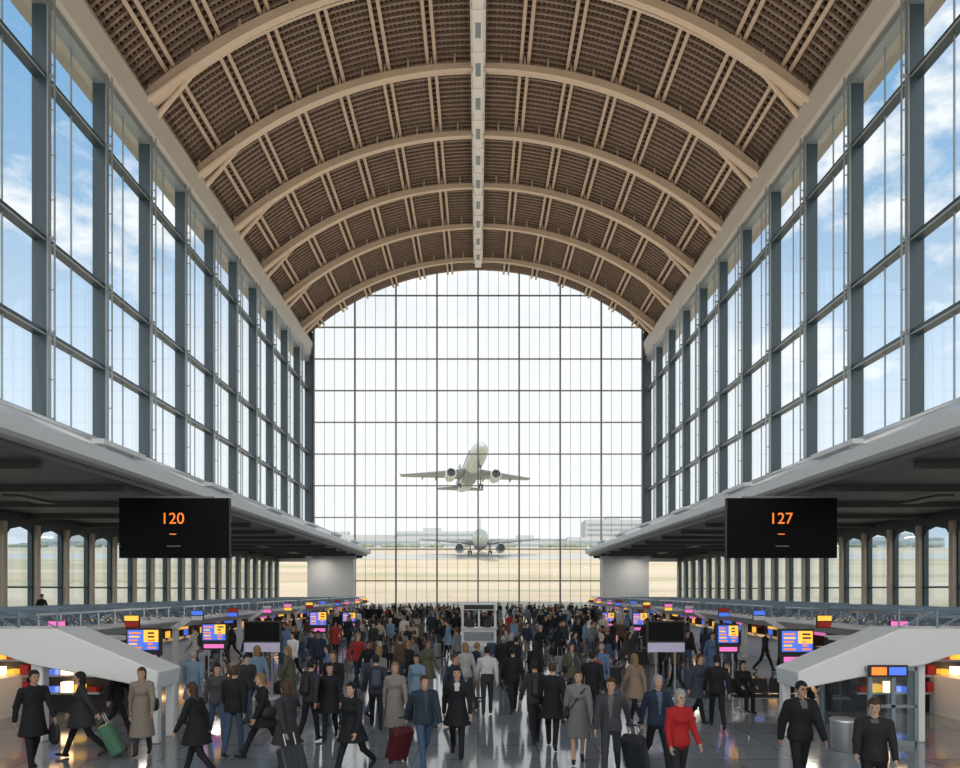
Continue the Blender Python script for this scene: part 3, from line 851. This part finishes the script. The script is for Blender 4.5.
ST = ((3, 0), (-3, 2)); W1 = ((24, 6), (-20, 24)); W2 = ((-20, 24), (24, 6)); WB = ((30, 6), (-26, 28)); W3 = ((12, 4), (-12, 14))
pull = (-32, 12, 2)
FG = [
 (33, 770, 1.76, 55, dict(sex='m', style='coat', top=BLK, legs=W3, bag='tote', hair='short', sk=1)),
 (82, 757, 1.68, -65, dict(sex='f', style='coat', top=CHAR, legs=W1, hair='bob', arms=((15,8,20),pull)), ((.06,.16,.10), 1, .45, .05)),
 (142, 756, 1.70, 15, dict(sex='f', style='longcoat', top=(.22,.19,.155), legs=W3, hair='long', hc='brown', bag='shoulder', tro=CHAR)),
 (197, 778, 1.68, -105, dict(sex='f', style='coat', top=BLK, legs=W1, hair='long', hc='brown', lean=8)),
 (234, 756, 1.72, 175, dict(sex='m', style='jacket', top=BLK, tro=JEAN, legs=W3, puff=.012, hair='short', hc='brown')),
 (264, 757, 1.70, -55, dict(sex='f', style='coat', top=BLK, legs=WB, hair='long', hc='light', lean=5, bag='shoulder')),
 (287, 778, 1.70, -125, dict(sex='f', style='coat', top=CHAR, tro=(.03,.03,.04), legs=W1, hair='bob', hc='brown', arms=((12,8,15),(-30,14,2))), ((.03,.035,.045), 1, .45, .1)),
 (310, 742, 1.72, 150, dict(sex='m', style='jacket', top=CHAR, tro=BLK, legs=W3, bag='backpack')),
 (330, 740, 1.70, 5, dict(sex='m', style='coat', top=BLK, legs=W1)),
 (353, 775, 1.70, -25, dict(sex='f', style='coat', top=BLK, legs=WB, hair='bob', hc='black', lean=4, bag='cross')),
 (395, 745, 1.70, 8, dict(sex='f', style='longcoat', top=(.22,.20,.18), legs=W3, hair='long', hc='light', tro=CHAR, bag='shoulder')),
 (424, 768, 1.72, 20, dict(sex='m', style='jacket', top=(.022,.036,.055), tro=JEAN, legs=W1, puff=.01, open=True, shirt=(.05,.06,.08), hc='brown', arms=(pull,(15,8,18))), ((.09,.015,.02), 0, .40, .12)),
 (457, 757, 1.78, 0, dict(sex='m', style='coat', top=BLK, legs=W2, open=True, shirt=(.5,.5,.52), hc='black', openz=.36)),
 (487, 715, 1.74, 178, dict(sex='m', style='shirt', top=(.5,.5,.5), tro=CHAR, legs=W3)),
 (513, 712, 1.74, 185, dict(sex='m', style='jacket', top=BLK, legs=W1)),
 (535, 744, 1.72, 190, dict(sex='m', style='jacket', top=CHAR, tro=BLK, legs=W3, bag='backpack')),
 (552, 748, 1.78, 170, dict(sex='m', style='coat', top=BLK, legs=W2, hc='brown')),
 (578, 764, 1.72, -5, dict(sex='f', style='skirt', top=(.17,.17,.175), tro=(.15,.15,.155), bare_legs=True, legs=W3, hair='bob', hc='brown', puff=.006, bag='cross')),
 (611, 778, 1.76, -15, dict(sex='m', style='jacket', top=(.045,.048,.055), tro=(.035,.04,.05), legs=W1, open=True, shirt=(.12,.12,.13), hc='brown', arms=((14,8,18),(-26,16,2))), ((.03,.035,.045), 1, .40, .15)),
 (657, 770, 1.74, 10, dict(sex='m', style='jacket', top=NAVY, tro=BLK, legs=W2, open=True, hc='grey', shirt=(.1,.13,.2))),
 (679, 800, 1.68, 12, dict(sex='f', style='jacket', top=(.36,.016,.02), tro=(.02,.02,.025), legs=W3, hair='short', hc='grey', sk=3, nod=8, glasses=True, arms=((5,10,20),(12,10,25)))),
 (800, 797, 1.78, 5, dict(sex='m', style='jacket', top=BLK, tro=BLK, legs=W3, puff=.014, hair='short', hc='black', sk=1, glasses=True, open=True, openz=.4, shirt=(.12,.12,.13))),
 (874, 822, 1.70, -25, dict(sex='m', style='jacket', top=(.02,.02,.022), tro=BLK, legs=W3, hair='short', hc='brown', sk=3, nod=14, arms=((20,8,35),(14,8,30)), open=True, openz=.46, shirt=(.1,.1,.11))),
 (717, 728, 1.74, 170, dict(sex='m', style='jacket', top=BLK, legs=W2)),
 (699, 722, 1.70, 20, dict(sex='f', style='coat', top=(.05,.06,.08), legs=W1, hair='long', hc='brown')),
 (635, 722, 1.70, 200, dict(sex='f', style='coat', top=(.24,.175,.125), legs=W1, hair='long', hc='light')),
 (376, 728, 1.74, 190, dict(sex='m', style='jacket', top=(.03,.035,.05), legs=W2, bag='backpack', bagc=(.05,.06,.09))),
 (217, 740, 1.68, 30, dict(sex='f', style='jacket', top=(.06,.06,.07), tro=JEAN, legs=W2, hair='long')),
 (118, 735, 1.70, 95, dict(sex='m', style='jacket', top=BLK, legs=W1)),
]
for f_ in FG:
    px, feet, h, hd_, P = f_[:5]
    person(px, feet, h, hd_, P, suitcase=f_[5] if len(f_) > 5 else None)
SEAT = ((88, 88), (84, 84))
person(0, 0, 1.70, 5, dict(sex='f', style='jacket', top=BLK, seated=True, legs=SEAT, arms=((25,6,50),(25,6,50)), hair='bob'), Y=BY+.20, X=BX+.27)
person(0, 0, 1.74, -10, dict(sex='m', style='jacket', top=CHAR, seated=True, legs=SEAT, arms=((22,6,40),(22,6,40)), lean=6), Y=BY+.22, X=BX+1.92)
person(0, 0, 1.72, 70, dict(sex='m', style='jacket', top=BLK, legs=ST), Y=37.2, X=-23.2, Z=1.25)

VAR = []
vr = [dict(sex='m', style='jacket', legs=W1), dict(sex='m', style='coat', legs=W3, hair='short'), dict(sex='f', style='coat', legs=W1, hair='long'),
      dict(sex='f', style='jacket', legs=W2, hair='bob', bag='shoulder'), dict(sex='m', style='jacket', legs=W3, bag='backpack'), dict(sex='m', style='shirt', legs=W2),
      dict(sex='f', style='longcoat', legs=W3, hair='long', bag='tote'), dict(sex='m', style='jacket', legs=ST, puff=.012, arms=((10,8,30),(5,8,8))),
      dict(sex='f', style='skirt', bare_legs=True, legs=W3, hair='bun'), dict(sex='m', style='coat', legs=WB, bag='cross', open=True)]
for P in vr:
    me, hands, pel = build_body('traveller_body', P, .0175)
    for m_ in mats_for(P): me.materials.append(m_)
    VAR.append(me)
tops = [BLK]*13+[CHAR]*6+[NAVY]*5+[GREY, GREY, TAN, LBL, LBL, (.30,.03,.03), BRN, BRN, OLV, LGR, WHT, (.10,.16,.28), (.5,.47,.42)]
tros = [BLK, BLK, BLK, CHAR, JEAN, JEAN, GREY, NAVY, (.18,.15,.12)]
rr = random.Random(21)
crowd = empty('crowd_of_travellers')
def ok(x, y, d):
    for a, c in placed:
        if (a-x)**2+(c-y)**2 < d*d: return False
    return True
DISP = [(PX(a[0], a[4]), a[4]) for a in DSP]
CASES = []
for col in ((.02,.022,.028), (.10,.018,.02), (.05,.08,.14), (.22,.22,.23), (.015,.014,.015)):
    o = suitcase_mesh(1.0, col, 'crowd_suitcase'); CASES.append(o.data); bpy.data.objects.remove(o)
def add_crowd(n, ya, yb, wf, d):
    k = 0; tries = 0
    while k < n and tries < n*40:
        tries += 1
        y = rr.uniform(ya, yb); x = rr.uniform(-1, 1)*wf(y)
        if not ok(x, y, d): continue
        if abs(x) < 1.7 and 39 < y < 43: continue
        if abs(x-.05) < 1.1*y/40 and 25 < y < 40: continue
        if BX-.6 < x < BX+2.8 and 17.2 < y < 19.8: continue
        if any(abs(x-dx) < 1.3 and -1.6 < y-dy < .9 for dx, dy in DISP): continue
        o = bpy.data.objects.new('traveller', rr.choice(VAR)); COL.objects.link(o); o.parent = crowd
        s = rr.uniform(.93, 1.04); o.scale = (s, s, s); o.location = (x, y, 0)
        o.rotation_euler = (0, 0, math.radians(rr.choice([0, 0, 180, 180, 90, -90])+rr.uniform(-45, 45)))
        for i, c in ((0, cmat('skin', rr.choice(SK), .55)), (1, cmat('hair', HR[rr.choice(['black','black','brown','brown','light','grey'])], .6)), (2, cmat('jacket', rr.choice(tops))), (4, cmat('trousers', rr.choice(tros)))):
            o.material_slots[i].link = 'OBJECT'; o.material_slots[i].material = c
        placed.append((x, y)); k += 1
        if y < 45 and rr.random() < .45:
            sx = x+rr.choice((-1, 1))*.52; sy = y+rr.uniform(-.1, .25)
            if all((a-sx)**2+(c-sy)**2 > .2 for a, c in placed[:-1]):
                o = bpy.data.objects.new('crowd_suitcase', rr.choice(CASES)); COL.objects.link(o); o.parent = crowd
                o.location = (sx, sy, 0); o.rotation_euler = (0, 0, rr.uniform(-.6, .6)+rr.choice((0, 1.57))); placed.append((sx, sy))
add_crowd(15, 16.2, 20.5, lambda y: 8.0, 1.0)
add_crowd(44, 20.5, 30, lambda y: 11.0, .85)
add_crowd(82, 30, 45, lambda y: 11.3, .75)
add_crowd(215, 45, 80, lambda y: 11.6, .7)
for sg in (-1, 1):
    for k in range(10):
        y = 22+k*5.2+rr.random()
        o = bpy.data.objects.new('traveller', rr.choice(VAR)); COL.objects.link(o); o.parent = crowd
        o.location = (sg*(11.5-rr.random()*.3), y, 0); o.rotation_euler = (0, 0, math.radians(90*sg)); o.scale = (.95,)*3

# ------------------------------------------------------------------ lights
for sg in (-1, 1):
    for k in range(9):
        y = -4+k*10.3
        e = empty('fill_uplight_mount', (sg*13.75, y, 8.62))  # added fill lamp and its box, put on the ledge to brighten the ceiling
        b = MB(); b.bx(-.22, .22, -1.6, 1.6, -.12, .06, 0)
        b.bx(-.04, .04, -1.2, -1.1, -.26, -.12, 0); b.bx(-.04, .04, 1.1, 1.2, -.26, -.12, 0)
        b.obj('fill_housing', [M_white], parent=e)
        l = bpy.data.lights.new('fill_uplight', 'AREA'); l.shape = 'RECTANGLE'; l.size = .4; l.size_y = 3.0; l.energy = 520; l.color = (1, .85, .70)
        o = bpy.data.objects.new('fill_uplight', l); COL.objects.link(o); o.parent = e
        o.location = (0, 0, .10); o.rotation_euler = (math.radians(180), 0, 0)
        e = empty('fill_downlight_mount', (sg*18.5, y+2, 6.9))  # added fill lamp under the soffit, brightens the lower level
        b = MB(); b.bx(-.35, .35, -1.2, 1.2, 0, .1, 0); b.obj('fill_housing', [M_soff], parent=e)
        l = bpy.data.lights.new('fill_downlight', 'AREA'); l.shape = 'RECTANGLE'; l.size = .6; l.size_y = 2.2; l.energy = 100; l.color = (1, .90, .78)
        o = bpy.data.objects.new('fill_downlight', l); COL.objects.link(o); o.parent = e
        o.location = (0, 0, -.02)
l = bpy.data.lights.new('sun', 'SUN'); l.energy = 2.5; l.angle = math.radians(1.5); l.color = (1, .93, .82)
o = bpy.data.objects.new('sun', l); COL.objects.link(o); o.location = (-10, -60, 120)
az = math.radians(12); elv = math.radians(62)
d = Vector((math.sin(az)*math.cos(elv), math.cos(az)*math.cos(elv), -math.sin(elv)))
o.rotation_euler = d.to_track_quat('-Z', 'Y').to_euler()

# ------------------------------------------------------------------ world
w = bpy.data.worlds.new('sky'); SC.world = w; w.use_nodes = True
nt = w.node_tree; nt.nodes.clear()
N = nt.nodes.new; Lk = nt.links.new
out = N('ShaderNodeOutputWorld'); bg = N('ShaderNodeBackground'); Lk(bg.outputs[0], out.inputs[0])
tc = N('ShaderNodeTexCoord'); sp = N('ShaderNodeSeparateXYZ'); Lk(tc.outputs['Generated'], sp.inputs[0])
m1 = N('ShaderNodeMapRange'); m1.inputs[1].default_value = 0.10; m1.inputs[2].default_value = 0.62; m1.interpolation_type = 'SMOOTHSTEP'
Lk(sp.outputs['Z'], m1.inputs[0])
c1 = N('ShaderNodeMix'); c1.data_type = 'RGBA'; c1.inputs[6].default_value = (0.80, 0.91, 1.0, 1); c1.inputs[7].default_value = (0.22, 0.47, 0.76, 1)
Lk(m1.outputs[0], c1.inputs[0])
mp = N('ShaderNodeMapping'); mp.inputs['Scale'].default_value = (2.2, 2.2, 4.4); Lk(tc.outputs['Generated'], mp.inputs[0])
nz = N('ShaderNodeTexNoise'); nz.inputs['Scale'].default_value = 2.4; nz.inputs['Detail'].default_value = 8; nz.inputs['Roughness'].default_value = .58
Lk(mp.outputs[0], nz.inputs['Vector'])
cr = N('ShaderNodeValToRGB'); cr.color_ramp.elements[0].position = .49; cr.color_ramp.elements[1].position = .60
Lk(nz.outputs['Fac'], cr.inputs[0])
c2 = N('ShaderNodeMix'); c2.data_type = 'RGBA'; c2.inputs[7].default_value = (1.05, 1.07, 1.08, 1)
Lk(cr.outputs[0], c2.inputs[0]); Lk(c1.outputs[2], c2.inputs[6])
m2 = N('ShaderNodeMapRange'); m2.inputs[1].default_value = 0.82; m2.inputs[2].default_value = 0.95; m2.interpolation_type = 'SMOOTHSTEP'
Lk(sp.outputs['Y'], m2.inputs[0])
c3 = N('ShaderNodeMix'); c3.data_type = 'RGBA'; c3.inputs[7].default_value = (0.94, 0.955, 0.965, 1)
Lk(m2.outputs[0], c3.inputs[0]); Lk(c2.outputs[2], c3.inputs[6])
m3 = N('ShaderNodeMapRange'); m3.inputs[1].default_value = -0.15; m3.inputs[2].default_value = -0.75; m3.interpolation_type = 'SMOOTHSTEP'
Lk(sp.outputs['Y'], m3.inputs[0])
c4 = N('ShaderNodeMix'); c4.data_type = 'RGBA'; c4.inputs[7].default_value = (1.7, 1.66, 1.58, 1)  # sky behind the camera raised as added front fill for the hall
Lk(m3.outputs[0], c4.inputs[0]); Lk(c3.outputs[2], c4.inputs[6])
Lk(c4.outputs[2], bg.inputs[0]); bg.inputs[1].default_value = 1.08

# ------------------------------------------------------------------ camera
cd = bpy.data.cameras.new('camera'); cd.lens = 26.25; cd.sensor_width = 36; cd.shift_y = 206/960; cd.shift_x = 0.002
cd.clip_end = 3000; cd.clip_start = .1
co = bpy.data.objects.new('camera', cd); co.location = (0, 0, H); co.rotation_euler = (math.radians(90), 0, 0)
COL.objects.link(co); SC.camera = co
print('objects', len(bpy.data.objects))
